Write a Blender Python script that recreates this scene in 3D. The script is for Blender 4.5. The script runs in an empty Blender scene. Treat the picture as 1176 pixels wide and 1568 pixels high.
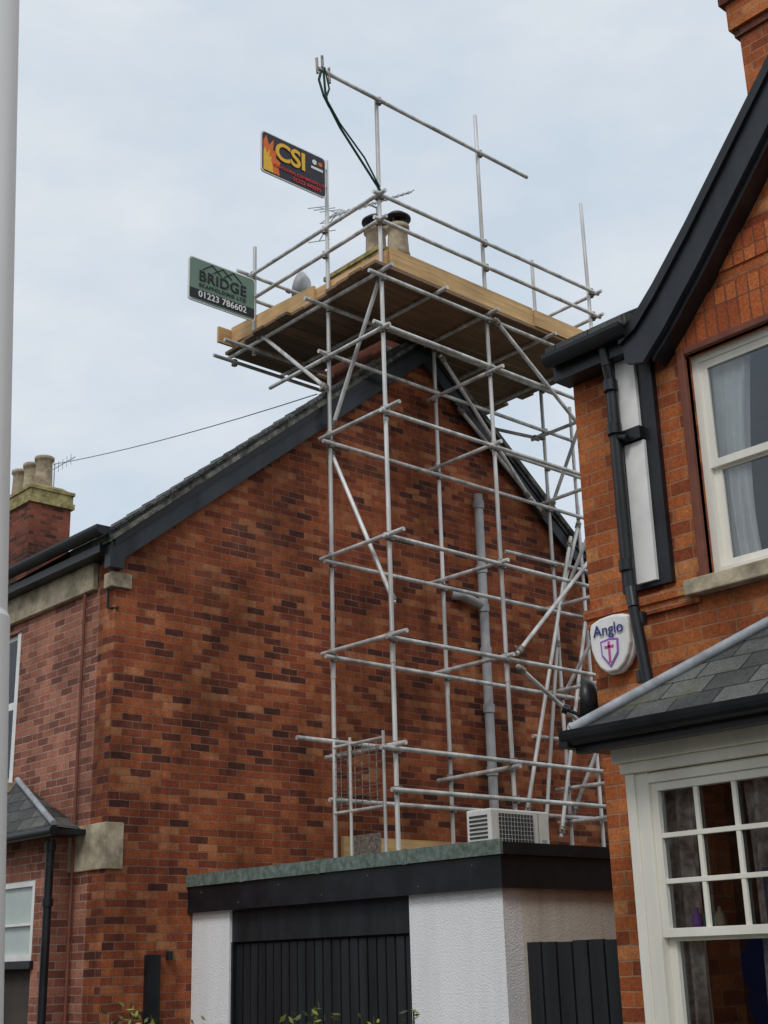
import bpy, math, random
from mathutils import Vector, Matrix
random.seed(7)
scene=bpy.context.scene
R=math.radians
# ---------------------------------------------------------------- materials
def newmat(name):
    m=bpy.data.materials.new(name); m.use_nodes=True
    nt=m.node_tree; nt.nodes.clear()
    out=nt.nodes.new('ShaderNodeOutputMaterial')
    b=nt.nodes.new('ShaderNodeBsdfPrincipled')
    nt.links.new(b.outputs[0],out.inputs[0])
    return m,nt,b
def ramp(nt,stops,inter='LINEAR'):
    r=nt.nodes.new('ShaderNodeValToRGB'); cr=r.color_ramp; cr.interpolation=inter
    while len(cr.elements)<len(stops): cr.elements.new(0.5)
    for e,(p,c) in zip(cr.elements,stops):
        e.position=p; e.color=(*c,1)
    return r
def math_n(nt,op,a,b=None,clamp=False):
    n=nt.nodes.new('ShaderNodeMath'); n.operation=op; n.use_clamp=clamp
    for i,v in enumerate((a,b)):
        if v is None: continue
        if isinstance(v,(int,float)): n.inputs[i].default_value=v
        else: nt.links.new(v,n.inputs[i])
    return n.outputs[0]
def mixc(nt,fac,a,b,mode='MIX'):
    n=nt.nodes.new('ShaderNodeMix'); n.data_type='RGBA'; n.blend_type=mode
    for k,v in ((0,fac),(6,a),(7,b)):
        if isinstance(v,(int,float)): n.inputs[k].default_value=v
        elif isinstance(v,tuple): n.inputs[k].default_value=(*v,1)
        else: nt.links.new(v,n.inputs[k])
    return n.outputs[2]
def noise(nt,vec,scale,detail=4,rough=.6):
    n=nt.nodes.new('ShaderNodeTexNoise'); n.inputs['Scale'].default_value=scale
    n.inputs['Detail'].default_value=detail; n.inputs['Roughness'].default_value=rough
    if vec is not None: nt.links.new(vec,n.inputs['Vector'])
    return n.outputs[0]
def wallvec(nt,vscale=1.0,swap=False):
    g=nt.nodes.new('ShaderNodeNewGeometry')
    sp=nt.nodes.new('ShaderNodeSeparateXYZ'); nt.links.new(g.outputs['Position'],sp.inputs[0])
    sn=nt.nodes.new('ShaderNodeSeparateXYZ'); nt.links.new(g.outputs['True Normal'],sn.inputs[0])
    ax=math_n(nt,'ABSOLUTE',sn.outputs[0]); ay=math_n(nt,'ABSOLUTE',sn.outputs[1])
    isx=math_n(nt,'GREATER_THAN',ax,ay)
    inv=math_n(nt,'SUBTRACT',1.0,isx)
    u=math_n(nt,'ADD',math_n(nt,'MULTIPLY',isx,sp.outputs[1]),math_n(nt,'MULTIPLY',inv,sp.outputs[0]))
    v=math_n(nt,'MULTIPLY',sp.outputs[2],vscale)
    c=nt.nodes.new('ShaderNodeCombineXYZ')
    nt.links.new(v if swap else u,c.inputs[0]); nt.links.new(u if swap else v,c.inputs[1])
    return c.outputs[0],g.outputs['Position'],sp
def brickmat(name,stops,mortar,bw=.225,bh=.075,ms=.0065,swap=False,vs=1.0,stain=.55,offset=.5,bump=.6,rough=.85,moss=None,pale=None,wob=1.0,grime=None):
    m,nt,b=newmat(name)
    vec,pos,sp=wallvec(nt,vs,swap)
    nz=nt.nodes.new('ShaderNodeTexNoise'); nz.inputs['Scale'].default_value=5.0; nz.inputs['Detail'].default_value=4
    nt.links.new(pos,nz.inputs['Vector'])
    vm=nt.nodes.new('ShaderNodeVectorMath'); vm.operation='MULTIPLY_ADD'
    nt.links.new(nz.outputs['Color'],vm.inputs[0]); vm.inputs[1].default_value=(.03*wob,.014*wob,0); nt.links.new(vec,vm.inputs[2])
    br=nt.nodes.new('ShaderNodeTexBrick'); nt.links.new(vm.outputs[0],br.inputs['Vector'])
    br.offset=offset; br.inputs['Scale'].default_value=1
    br.inputs['Brick Width'].default_value=bw; br.inputs['Row Height'].default_value=bh
    br.inputs['Mortar Size'].default_value=ms; br.inputs['Mortar Smooth'].default_value=.35
    br.inputs['Color1'].default_value=(0,0,0,1); br.inputs['Color2'].default_value=(1,1,1,1); br.inputs['Mortar'].default_value=(.5,.5,.5,1)
    n1=noise(nt,pos,55,3,.7); n2=noise(nt,pos,1.1,5,.65); n3=noise(nt,pos,9,3,.6)
    rv=math_n(nt,'ADD',br.outputs['Color'],math_n(nt,'MULTIPLY',math_n(nt,'SUBTRACT',n3,.5),.55))
    rp=ramp(nt,stops); nt.links.new(rv,rp.inputs[0])
    c=mixc(nt,1.0,rp.outputs[0],ramp_link(nt,n1,[(.3,(.62,.62,.62)),(.7,(1.28,1.28,1.28))]),'MULTIPLY')
    mo=mixc(nt,n3,tuple(v*.5 for v in mortar),tuple(v*1.45 for v in mortar))
    c=mixc(nt,br.outputs['Fac'],c,mo)
    c=mixc(nt,1.0,c,ramp_link(nt,n2,[(.32,(stain,stain,stain*.98)),(.62,(1.1,1.1,1.1))]),'MULTIPLY')
    if pale:
        pz=noise(nt,pos,.75,6,.7)
        c=mixc(nt,math_n(nt,'MULTIPLY',ramp_link(nt,pz,[(.56,(0,0,0)),(.74,(1,1,1))]),.3),c,pale)
    if grime:
        mp=nt.nodes.new('ShaderNodeMapping'); mp.inputs['Scale'].default_value=(1.6,1.6,.28); nt.links.new(pos,mp.inputs[0])
        gz=noise(nt,mp.outputs[0],1.3,6,.7)
        c=mixc(nt,1.0,c,ramp_link(nt,gz,[(.36,(grime,grime,grime)),(.56,(1,1,1))]),'MULTIPLY')
    if moss:
        mz=noise(nt,pos,2.3,6,.7)
        c=mixc(nt,ramp_link(nt,mz,[(moss[1],(0,0,0)),(moss[1]+.1,(1,1,1))]),c,moss[0])
    nt.links.new(c,b.inputs['Base Color']); b.inputs['Roughness'].default_value=rough
    b.inputs['Specular IOR Level'].default_value=.25
    h=math_n(nt,'ADD',math_n(nt,'MULTIPLY',br.outputs['Fac'],-1.0),math_n(nt,'MULTIPLY',n1,.45))
    bp=nt.nodes.new('ShaderNodeBump'); bp.inputs['Strength'].default_value=bump; bp.inputs['Distance'].default_value=.01
    nt.links.new(h,bp.inputs['Height']); nt.links.new(bp.outputs[0],b.inputs['Normal'])
    return m
def ramp_link(nt,src,stops):
    r=ramp(nt,stops); nt.links.new(src,r.inputs[0]); return r.outputs[0]
def plain(name,col,rough=.6,var=.15,scale=6,metal=0,bump=0,bscale=60,spec=.4,streak=False,col2=None,lo=.35,hi=.65):
    m,nt,b=newmat(name)
    g=nt.nodes.new('ShaderNodeNewGeometry')
    vec=g.outputs['Position']
    if streak:
        mp=nt.nodes.new('ShaderNodeMapping'); mp.inputs['Scale'].default_value=(1,1,.12)
        nt.links.new(vec,mp.inputs[0]); vec=mp.outputs[0]
    n=noise(nt,vec,scale,4,.65)
    c2=col2 if col2 else tuple(v*(1-2*var) for v in col)
    c=ramp_link(nt,n,[(lo,c2),(hi,tuple(min(1,v*(1+var*.4)) for v in col))])
    nt.links.new(c,b.inputs['Base Color'])
    b.inputs['Roughness'].default_value=rough; b.inputs['Metallic'].default_value=metal
    b.inputs['Specular IOR Level'].default_value=spec
    if bump:
        nb=noise(nt,g.outputs['Position'],bscale,3,.6)
        bp=nt.nodes.new('ShaderNodeBump'); bp.inputs['Strength'].default_value=bump; bp.inputs['Distance'].default_value=.01
        nt.links.new(nb,bp.inputs['Height']); nt.links.new(bp.outputs[0],b.inputs['Normal'])
    return m
def woodmat(name,c1,c2,axis=0,rough=.75):
    m,nt,b=newmat(name)
    g=nt.nodes.new('ShaderNodeNewGeometry')
    mp=nt.nodes.new('ShaderNodeMapping'); s=[14,14,14]; s[axis]=.8; mp.inputs['Scale'].default_value=s
    nt.links.new(g.outputs['Position'],mp.inputs[0])
    n=noise(nt,mp.outputs[0],1.5,5,.7); n2=noise(nt,g.outputs['Position'],1.2,3)
    c=ramp_link(nt,n,[(.3,c2),(.68,c1)])
    c=mixc(nt,1,c,ramp_link(nt,n2,[(.3,(.7,.7,.7)),(.65,(1.1,1.1,1.1))]),'MULTIPLY')
    nt.links.new(c,b.inputs['Base Color']); b.inputs['Roughness'].default_value=rough
    return m
def glassmat(name,tint=(.97,.98,.98),refl=.01):
    m=bpy.data.materials.new(name); m.use_nodes=True; nt=m.node_tree; nt.nodes.clear()
    o=nt.nodes.new('ShaderNodeOutputMaterial'); t=nt.nodes.new('ShaderNodeBsdfTransparent'); t.inputs[0].default_value=(*tint,1)
    g=nt.nodes.new('ShaderNodeBsdfGlossy'); g.inputs['Roughness'].default_value=.02; g.inputs[0].default_value=(.9,.95,1,1)
    fr=nt.nodes.new('ShaderNodeFresnel'); fr.inputs[0].default_value=1.4
    f=math_n(nt,'ADD',fr.outputs[0],refl,True)
    mx=nt.nodes.new('ShaderNodeMixShader'); nt.links.new(f,mx.inputs[0]); nt.links.new(t.outputs[0],mx.inputs[1]); nt.links.new(g.outputs[0],mx.inputs[2])
    gm=nt.nodes.new('ShaderNodeNewGeometry'); nb=noise(nt,gm.outputs['Position'],2.5,2)
    bp=nt.nodes.new('ShaderNodeBump'); bp.inputs['Strength'].default_value=.15; bp.inputs['Distance'].default_value=.02
    nt.links.new(nb,bp.inputs['Height']); nt.links.new(bp.outputs[0],g.inputs['Normal'])
    nt.links.new(mx.outputs[0],o.inputs[0]); return m

BR=brickmat('brick_weathered',[(0,(.085,.028,.020)),(.12,(.15,.040,.024)),(.30,(.245,.060,.028)),(.55,(.33,.080,.031)),(.80,(.41,.115,.040)),(1,(.50,.20,.09))],(.28,.165,.11),stain=.58,pale=(.42,.19,.11),ms=.0055,grime=.62)
BRF=brickmat('brick_sheen_front',[(0,(.20,.075,.052)),(.4,(.34,.12,.08)),(1,(.48,.20,.13))],(.40,.30,.24),stain=.7,ms=.0065,grime=.75)  # front brick kept paler and pinker: light sheen painted into its colour
BRO=brickmat('brick_orange',[(0,(.26,.062,.024)),(.25,(.40,.105,.034)),(.7,(.52,.15,.043)),(1,(.60,.24,.09))],(.40,.22,.13),bw=.24,bh=.084,ms=.0055,stain=.70,grime=.72)
BRS=brickmat('brick_soldier',[(0,(.36,.085,.03)),(.5,(.49,.13,.042)),(1,(.56,.17,.055))],(.20,.085,.055),bw=.30,bh=.08,ms=.005,swap=True,stain=.85,offset=0.0,bump=1.0)
BRD=brickmat('brick_dark_chimney',[(0,(.07,.026,.02)),(.4,(.16,.045,.028)),(1,(.29,.08,.042))],(.13,.095,.075),stain=.6)
SL=brickmat('slate_roof',[(0,(.05,.056,.056)),(.5,(.095,.10,.096)),(1,(.16,.165,.155))],(.02,.021,.02),bw=.28,bh=.18,ms=.006,vs=1.6,stain=.6,bump=.8,rough=.6,moss=((.10,.10,.055),.58),wob=.5)
STONE=plain('cream_stone',(.52,.44,.31),.85,.28,5,bump=.3)
MOSS=plain('mossy_cement',(.40,.33,.14),.95,.3,7,bump=.8,bscale=30,col2=(.15,.13,.06))
VERGE=plain('verge_cement',(.22,.21,.18),.95,.3,9,bump=.8,bscale=40,col2=(.05,.055,.045))
BLACK=plain('black_paint',(.014,.016,.020),.38,.3,4,spec=.4)
DKGREY=plain('dark_grey_barge_paint',(.028,.034,.044),.45,.3,3,streak=True)
METAL=plain('galvanised_tube',(.70,.70,.69),.5,.3,5,metal=.2,spec=.5,col2=(.36,.355,.34),streak=True)
COUP=plain('coupler_steel',(.34,.31,.28),.5,.4,30,metal=.5,col2=(.12,.10,.08))
PLANK=woodmat('scaffold_board',(.74,.49,.23),(.46,.27,.11),0)
PLANKY=woodmat('scaffold_board_y',(.76,.51,.25),(.48,.28,.12),1)
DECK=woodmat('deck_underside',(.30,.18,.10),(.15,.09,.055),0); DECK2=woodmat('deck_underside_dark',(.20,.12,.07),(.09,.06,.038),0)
WHITE=plain('white_paint',(.84,.83,.80),.5,.06,5)
CREAM=plain('cream_joinery',(.85,.82,.73),.45,.06,4,streak=True)
RENDERW=plain('white_pebbledash',(.90,.91,.92),.9,.05,3,bump=.9,bscale=70,streak=True)
RENDERS=plain('stained_render',(.74,.71,.62),.9,.2,1.5,bump=.5,bscale=60,streak=True)
FELT=plain('green_mineral_felt',(.17,.21,.19),.95,.3,20,bump=.6,bscale=120,col2=(.08,.11,.09))
GREYPVC=plain('grey_pvc',(.42,.44,.46),.5,.12,4)
TERRA=plain('chimney_pot_clay',(.40,.33,.23),.85,.25,6,col2=(.20,.15,.10))
TERRA2=plain('chimney_pot_buff',(.48,.40,.27),.85,.25,6)
LEAD=plain('lead_flashing',(.38,.41,.44),.6,.2,6)
REDP=plain('red_brown_paint',(.20,.065,.04),.7,.15,4)
GLASS=glassmat('window_glass')
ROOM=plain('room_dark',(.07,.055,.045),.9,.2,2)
CURT=plain('net_curtain',(.92,.92,.90),.9,.03,8)
CURT2=plain('patterned_curtain',(.50,.45,.40),.9,.3,14,col2=(.20,.16,.14))
POSTM=plain('grey_lamp_post_paint',(.80,.81,.80),.5,.06,3,streak=True)
ROPE=plain('green_rope',(.02,.06,.045),.8,.2,30)
ACW=plain('ac_casing',(.74,.74,.70),.45,.06,4)
ACD=plain('ac_grille',(.06,.06,.06),.5,.2,20)
FENCE=plain('black_timber',(.018,.020,.024),.6,.3,6,streak=True)
def flat(name,c,rough=.5): return plain(name,c,rough,.03,3)
SGBLK=flat('sign_navy',(.025,.022,.035),.45); SGGRN=flat('sign_green',(.15,.235,.18),.5)
YEL=flat('sign_yellow',(.85,.50,.04)); ORG=flat('sign_orange',(.75,.16,.02)); RED=flat('sign_red',(.65,.04,.03)); SGW=flat('sign_white',(.78,.79,.78)); SGD=flat('sign_dark_text',(.012,.016,.018))
BLUE=flat('letter_blue',(.02,.03,.2)); PURP=flat('shield_purple',(.30,.12,.5)); PINK=flat('dagger_pink',(.6,.08,.3))
DBLUE=flat('stained_glass_blue',(.03,.06,.12)); TEAL=flat('teal_glass',(.03,.16,.15))
# ---------------------------------------------------------------- mesh builder
class MB:
    def __init__(s): s.v=[];s.f=[];s.m=[];s.mats=[];s.sm=[]
    def mi(s,mat):
        if mat not in s.mats: s.mats.append(mat)
        return s.mats.index(mat)
    def add(s,vs,fs,mat,smooth=False):
        o=len(s.v); s.v+= [tuple(v) for v in vs]
        for f in fs: s.f.append([i+o for i in f]); s.m.append(s.mi(mat)); s.sm.append(smooth)
        return s
    def box(s,x0,x1,y0,y1,z0,z1,mat):
        if x0>x1:x0,x1=x1,x0
        if y0>y1:y0,y1=y1,y0
        if z0>z1:z0,z1=z1,z0
        vs=[(x,y,z) for z in (z0,z1) for y in (y0,y1) for x in (x0,x1)]
        return s.add(vs,[(0,2,3,1),(4,5,7,6),(0,1,5,4),(2,6,7,3),(0,4,6,2),(1,3,7,5)],mat)
    def tube(s,p,q,r,mat,n=10,r2=None,caps=True,smooth=True):
        p=Vector(p);q=Vector(q); d=(q-p).normalized()
        a=d.orthogonal().normalized(); b=d.cross(a); r2=r if r2 is None else r2
        vs=[];
        for c,rr in ((p,r),(q,r2)):
            for i in range(n):
                t=2*math.pi*i/n; vs.append(c+a*math.cos(t)*rr+b*math.sin(t)*rr)
        s.add(vs,[(i,(i+1)%n,n+(i+1)%n,n+i) for i in range(n)],mat,smooth)
        if caps: s.add(vs,[tuple(range(n))[::-1],tuple(range(n,2*n))],mat)
        return s
    def path(s,pts,r,mat,n=8):
        for a,b in zip(pts,pts[1:]): s.tube(a,b,r,mat,n)
        return s
    def extrude(s,poly,d,mat):
        d=Vector(d); n=len(poly); vs=[Vector(p) for p in poly]+[Vector(p)+d for p in poly]
        return s.add(vs,[tuple(range(n))[::-1],tuple(range(n,2*n))]+[(i,(i+1)%n,n+(i+1)%n,n+i) for i in range(n)],mat)
    def lathe(s,c,prof,mat,n=20,axis=(0,0,1)):
        c=Vector(c); d=Vector(axis).normalized(); a=d.orthogonal().normalized(); b=d.cross(a)
        vs=[c+d*z+(a*math.cos(2*math.pi*i/n)+b*math.sin(2*math.pi*i/n))*r for r,z in prof for i in range(n)]
        fs=[(k*n+i,k*n+(i+1)%n,(k+1)*n+(i+1)%n,(k+1)*n+i) for k in range(len(prof)-1) for i in range(n)]
        return s.add(vs,fs,mat,True)
    def obj(s,name,parent=None,bevel=0):
        me=bpy.data.meshes.new(name); me.from_pydata(s.v,[],s.f)
        for m in s.mats: me.materials.append(m)
        for p,mi,sm in zip(me.polygons,s.m,s.sm): p.material_index=mi; p.use_smooth=sm
        me.update()
        import bmesh
        bm=bmesh.new(); bm.from_mesh(me); bmesh.ops.recalc_face_normals(bm,faces=bm.faces); bm.to_mesh(me); bm.free()
        o=bpy.data.objects.new(name,me); scene.collection.objects.link(o)
        if parent: o.parent=parent
        if bevel:
            bv=o.modifiers.new('bevel','BEVEL'); bv.width=bevel; bv.segments=2; bv.limit_method='ANGLE'
        return o
def empty(name,loc=(0,0,0)):
    e=bpy.data.objects.new(name,None); scene.collection.objects.link(e); return e
def wall_x(mb,x0,x1,y0,y1,z0,z1,ops,mat):
    ys=sorted({y0,y1,*[v for o in ops for v in o[:2]]}); zs=sorted({z0,z1,*[v for o in ops for v in o[2:]]})
    for a,b in zip(ys,ys[1:]):
        for c,d in zip(zs,zs[1:]):
            cy,cz=(a+b)/2,(c+d)/2
            if any(o[0]<cy<o[1] and o[2]<cz<o[3] for o in ops): continue
            mb.box(x0,x1,a,b,c,d,mat)
def text(name,body,size,mat,loc,rx,parent,ext=.003,align='CENTER',sx=1.0,spacing=1.0,off=0.0):
    cu=bpy.data.curves.new(name,'FONT'); cu.body=body; cu.size=size; cu.extrude=ext; cu.align_x=align; cu.align_y='CENTER'; cu.space_character=spacing; cu.offset=off
    o=bpy.data.objects.new(name,cu); scene.collection.objects.link(o)
    o.matrix_world=Matrix.Translation(loc)@rx@Matrix.Diagonal((sx,1,1,1))
    cu.materials.append(mat); o.parent=parent
    return o
FACE_MY=Matrix.Rotation(R(90),4,'X')                     # faces -y
FACE_MX=Matrix.Rotation(R(-90),4,'Z')@Matrix.Rotation(R(90),4,'X')  # faces -x

# ---------------------------------------------------------------- LEFT HOUSE (semi-detached pair)
H=empty('brick_house')
GY=11.13; FX=6.5; AX=10.75; RX=15.0; SLP=.8
def bl(x): return 5.47+SLP*(x-6.55) if x<=AX else 5.47+SLP*(2*AX-x-6.55)
w=MB()
zt=bl(AX)+.15
w.extrude([(FX,GY,0),(RX,GY,0),(RX,GY,bl(RX)+.1),(AX,GY,zt+.1),(FX,GY,bl(FX)+.1)],(0,.3,0),BR)
w.obj('gable_wall',H)
w=MB()
wall_x(w,FX+.004,FX+.3,GY+.3,24,0,5.5,[(13.09,14.3,3.5,5.14),(11.98,14.5,1.73,2.47)],BRF)
w.box(FX+.3,RX,23.7,24,0,5.5,BR); w.box(RX-.3,RX,GY+.3,23.7,0,5.5,BR)
w.extrude([(FX+.1,23.7,5.5),(AX,23.7,7.5),(RX-.1,23.7,5.5)],(0,.3,0),BR)
w.obj('walls',H)
w=MB() # roof: steep gabled end, hipping back to a lower-pitched main roof
z0=bl(6.32); LR=7.55
for sgn in (-1,1):
    ex=AX+sgn*(AX-6.32)
    ya=GY-.13; yb=11.75
    w.extrude([(AX,ya,bl(AX)+.33),(AX,ya,bl(AX)+.40),(ex,ya,z0+.40),(ex,ya,z0+.33)],(0,yb-ya,0),SL)
    w.add([(ex,yb,z0+.40),(AX,yb,bl(AX)+.40),(AX,12.9,LR),(ex,12.9,z0+.35)],[(0,1,2),(0,2,3)],SL)
    w.extrude([(AX,12.9,LR-.06),(AX,12.9,LR),(ex,12.9,z0+.35),(ex,12.9,z0+.29)],(0,24.1-12.9,0),SL)
for i in range(26):
    t=i/26; x=6.34+(AX-6.34)*t; x2=x+.2
    zz=5.47+SLP*(x-6.55)+.405; j=random.uniform(-.012,.012)
    w.extrude([(x,GY-.16+j,zz),(x2,GY-.16+j,zz+SLP*.2),(x2,GY-.16+j,zz+SLP*.2+.03),(x,GY-.16+j,zz+.04+random.uniform(0,.012))],(0,.32,0),SL)
w.obj('slate_roof',H)
w=MB()
w.tube((AX,GY-.15,bl(AX)+.40),(AX,11.75,bl(AX)+.40),.09,TERRA,12); w.tube((AX,12.9,LR),(AX,24,LR),.09,TERRA,12); w.obj('ridge_tiles',H)
w=MB() # verge mortar
for sgn in (-1,1):
    ex=AX+sgn*(AX-6.33); zz=bl(6.33)
    w.extrude([(AX,GY-.145,bl(AX)+.30),(AX,GY-.145,bl(AX)+.36),(ex,GY-.145,zz+.36),(ex,GY-.145,zz+.30)],(0,.15,0),VERGE)
w.obj('verge_mortar',H)
w=MB()
for sgn in (-1,1):
    ex=AX+sgn*(AX-6.40); zz=bl(6.40)
    a=(AX,GY-.10,bl(AX)); 
    w.extrude([a,(AX,GY-.10,bl(AX)+.31),(ex,GY-.10,zz+.31),(ex,GY-.10,zz+.02)],(0,.04,0),DKGREY)
    w.extrude([(AX,GY-.12,bl(AX)+.22),(AX,GY-.12,bl(AX)+.305),(ex,GY-.12,zz+.305),(ex,GY-.12,zz+.22)],(0,.018,0),BLACK)
    w.extrude([(AX,GY-.06,bl(AX)+.25),(AX,GY-.06,bl(AX)+.30),(ex,GY-.06,zz+.30),(ex,GY-.06,zz+.25)],(0,.058,0),BLACK)
w.box(6.36,6.52,GY-.11,GY-.002,5.36,5.62,DKGREY)
w.obj('bargeboards',H)
w=MB()
w.box(6.30,6.5,GY-.0,24,5.52,5.60,BLACK)
n=10
poly=[(6.24+.075*math.cos(math.pi+math.pi*i/n),GY-.16,5.74+.09*math.sin(math.pi+math.pi*i/n)) for i in range(n+1)]
w.extrude(poly,(0,13,0),BLACK)
w.obj('gutter',H)
w=MB()
w.box(6.44,6.5,GY+.35,24,5.24,5.52,STONE)
w.box(6.43,6.66,GY-.035,GY+.12,5.19,5.34,STONE)
w.box(6.47,6.67,GY-.03,11.9,2.51,2.93,STONE)
w.obj('stone_dressings',H,.006)
w=MB()
w.tube((6.46,11.66,0),(6.46,11.66,5.3),.016,REDP,8)
w.path([(6.47,GY+.1,5.2),(6.47,GY+.1,5.0),(6.52,GY-.03,4.98)],.012,BLACK,6)
w.box(6.95,7.08,GY-.08,GY-.002,0.6,1.75,BLACK)
w.tube((7.2,GY-.04,1.7),(7.2,GY-.04,1.78),.035,BLACK,8)
w.obj('cables_and_vent',H)
w=MB() # soil pipe
w.tube((11.62,GY-.09,2.5),(11.62,GY-.09,7.24),.058,GREYPVC,14)
for z in (7.1,6.25,5.75,5.2,4.5,3.75): w.tube((11.62,GY-.09,z-.05),(11.62,GY-.09,z+.05),.072,GREYPVC,14)
w.tube((11.62,GY-.09,5.78),(11.22,GY-.09,5.86),.055,GREYPVC,12); w.tube((11.25,GY-.09,5.86),(11.15,GY-.02,5.87),.066,GREYPVC,12)
w.obj('soil_pipe',H)
# windows left house
w=MB()
w.box(6.555,6.60,13.09,14.3,3.5,5.14,WHITE); 
for a,b in ((4.38,5.05),(3.6,4.30)):
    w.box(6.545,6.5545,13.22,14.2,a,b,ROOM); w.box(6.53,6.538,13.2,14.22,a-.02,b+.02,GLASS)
w.box(6.52,6.555,13.09,13.2,3.5,5.14,WHITE); w.box(6.52,6.555,13.2,14.2,4.30,4.38,WHITE)
w.box(6.40,6.52,13.0,14.4,3.40,3.50,STONE)
w.obj('upper_window',H)
w=MB()
wall_x(w,6.28,6.5,11.78,15.5,0,2.85,[(12.03,14.2,1.73,2.47),(12.03,14.2,0.3,1.66)],BRF)
w.obj('bay_wall',H)
w=MB()
w.box(6.34,6.38,12.03,14.2,1.73,2.47,WHITE)
w.box(6.32,6.34,12.1,13.0,1.78,2.42,plain('frosted_pane',(.50,.58,.55),.3,.05,3))
for y in (12.03,13.0,14.1): w.box(6.29,6.335,y,y+.07,1.73,2.47,WHITE)
w.box(6.29,6.335,12.1,14.1,2.41,2.47,WHITE);w.box(6.29,6.335,12.1,14.1,1.73,1.79,WHITE)
w.box(6.285,6.31,12.1,14.1,2.05,2.075,WHITE)
w.box(6.24,6.40,11.98,14.3,1.66,1.73,BLACK)
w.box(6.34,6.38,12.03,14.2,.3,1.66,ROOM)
w.obj('bay_window',H)
w=MB()
w.add([(6.10,11.40,2.90),(6.5,12.9,3.5),(6.5,16,3.5),(6.10,16,2.90)],[(0,1,2,3)],SL)
w.add([(6.10,11.40,2.90),(6.5,11.55,2.90),(6.5,12.9,3.5)],[(0,1,2)],SL)
w.tube((6.08,11.36,2.92),(6.47,12.9,3.52),.03,LEAD,8)
w.box(6.08,6.48,11.45,16,2.84,2.89,BLACK)
w.tube((6.09,11.36,2.86),(6.09,16,2.86),.05,BLACK,10)
w.obj('bay_roof',H)
w=MB(); w.tube((6.2,11.62,0),(6.2,11.62,2.8),.04,BLACK,10)
for z in (.8,2.2,2.7): w.tube((6.2,11.62,z),(6.2,11.62,z+.07),.052,BLACK,10)
w.obj('downpipe',H)
def chimney(name,x0,x1,y0,y1,z0,z1,mat,par,cap=MOSS,ov=.05,top=None):
    w=MB(); w.box(x0,x1,y0,y1,z0,z1-.32,mat); tm=top or mat
    w.box(x0-ov,x1+ov,y0-ov,y1+ov,z1-.32,z1-.22,tm); w.box(x0-ov*.5,x1+ov*.5,y0-ov*.5,y1+ov*.5,z1-.22,z1-.06,tm)
    w.box(x0-ov,x1+ov,y0-ov,y1+ov,z1-.06,z1,cap)
    vs=[(x0,y0,z1),(x1,y0,z1),(x1,y1,z1),(x0,y1,z1),(x0+.12,y0+.12,z1+.1),(x1-.12,y0+.12,z1+.1),(x1-.12,y1-.12,z1+.1),(x0+.12,y1-.12,z1+.1)]
    w.add(vs,[(0,1,5,4),(1,2,6,5),(2,3,7,6),(3,0,4,7),(4,5,6,7)],cap)
    return w.obj(name,par)
def pot(w,x,y,z,h,mat,cowl=False,r=.15):
    w.lathe((x,y,z),[(r*.9,0),(r*1.02,.03),(r*.92,.08),(r*.85,h*.6),(r*.82,h-.08),(r*1.0,h-.06),(r*1.0,h),(r*.7,h),(r*.7,h-.2)],mat)
    if cowl:
        for a in range(4):
            t=a*math.pi/2+.4; w.tube((x+math.cos(t)*r*.7,y+math.sin(t)*r*.7,z+h-.05),(x+math.cos(t)*r*.8,y+math.sin(t)*r*.8,z+h+.16),.015,BLACK,6)
        w.lathe((x,y,z+h+.12),[(0,.09),(r*.7,.07),(r*1.15,.01),(r*1.15,-.02),(0,-.02)],BLACK)
chimney('chimney_stack',10.35,11.15,11.35,12.42,7.0,10.50,BRD,H,top=MOSS)
w=MB(); pot(w,10.75,11.88,10.52,.62,TERRA,True,.165); pot(w,10.75,11.44,10.52,.46,TERRA,True,.16)
w.obj('chimney_pots',H)
w=MB(); w.box(10.30,10.345,11.31,12.46,8.45,8.75,LEAD); w.box(10.31,11.19,11.30,11.345,8.9,9.05,LEAD); w.obj('lead_flashing',H)
chimney('far_chimney_stack',10.35,11.15,20.8,22.4,7.0,9.92,BRD,H,top=MOSS)
w=MB()
for i,y in enumerate((21.15,21.6,22.05)): pot(w,10.75,y,9.97,.66,(TERRA,TERRA2)[i%2],False,.18)
w.obj('far_chimney_pots',H)
w=MB(); w.path([(9.05,11.1,7.95)]+[(9.05+1.7*t,11.1+9.7*t,7.95+2.45*t-.25*4*t*(1-t)*.3) for t in [i/10 for i in range(1,11)]],.007,BLACK,5)
w.path([(10.75,20.8,10.3),(10.75,20.3,10.3),(10.75,20.0,10.3)],.008,GREYPVC,5); w.tube((10.75,20.75,9.9),(10.75,20.75,10.4),.012,GREYPVC,5)
for k in range(4): w.tube((10.75,20.6-.15*k,10.2),(10.75,20.6-.15*k,10.4),.006,GREYPVC,5)
w.obj('overhead_cable',H)
AE=empty('tv_aerial'); w=MB()
P=Vector((10.75,12.85,11.80));Q=Vector((10.75,11.15,11.38))
w.tube(P,Q,.014,GREYPVC,6)
for i in range(17):
    c=P.lerp(Q,i/16); h=.13-.004*i+(.06 if i<2 else 0); d=Vector((.75,-.1,.75))*h; w.tube(c-d,c+d,.008,GREYPVC,5)
for s_ in (-1,1):
    w.tube(P+Vector((0,-.15,0)),P+Vector((.0,.25,.28*s_)),.008,GREYPVC,5)
    for k in range(3): c=P+Vector((0,-.15,0)).lerp(Vector((0,.25,.28*s_)),(k+1)/3); d=Vector((.2,0,.1)); w.tube(c-d,c+d,.007,GREYPVC,5)
w.tube((10.9,12.0,10.4),(10.9,12.0,11.62),.018,GREYPVC,8); w.tube((10.9,12.0,11.6),(10.75,12.0,11.6),.015,GREYPVC,6)
w.obj('antenna',AE)
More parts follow.
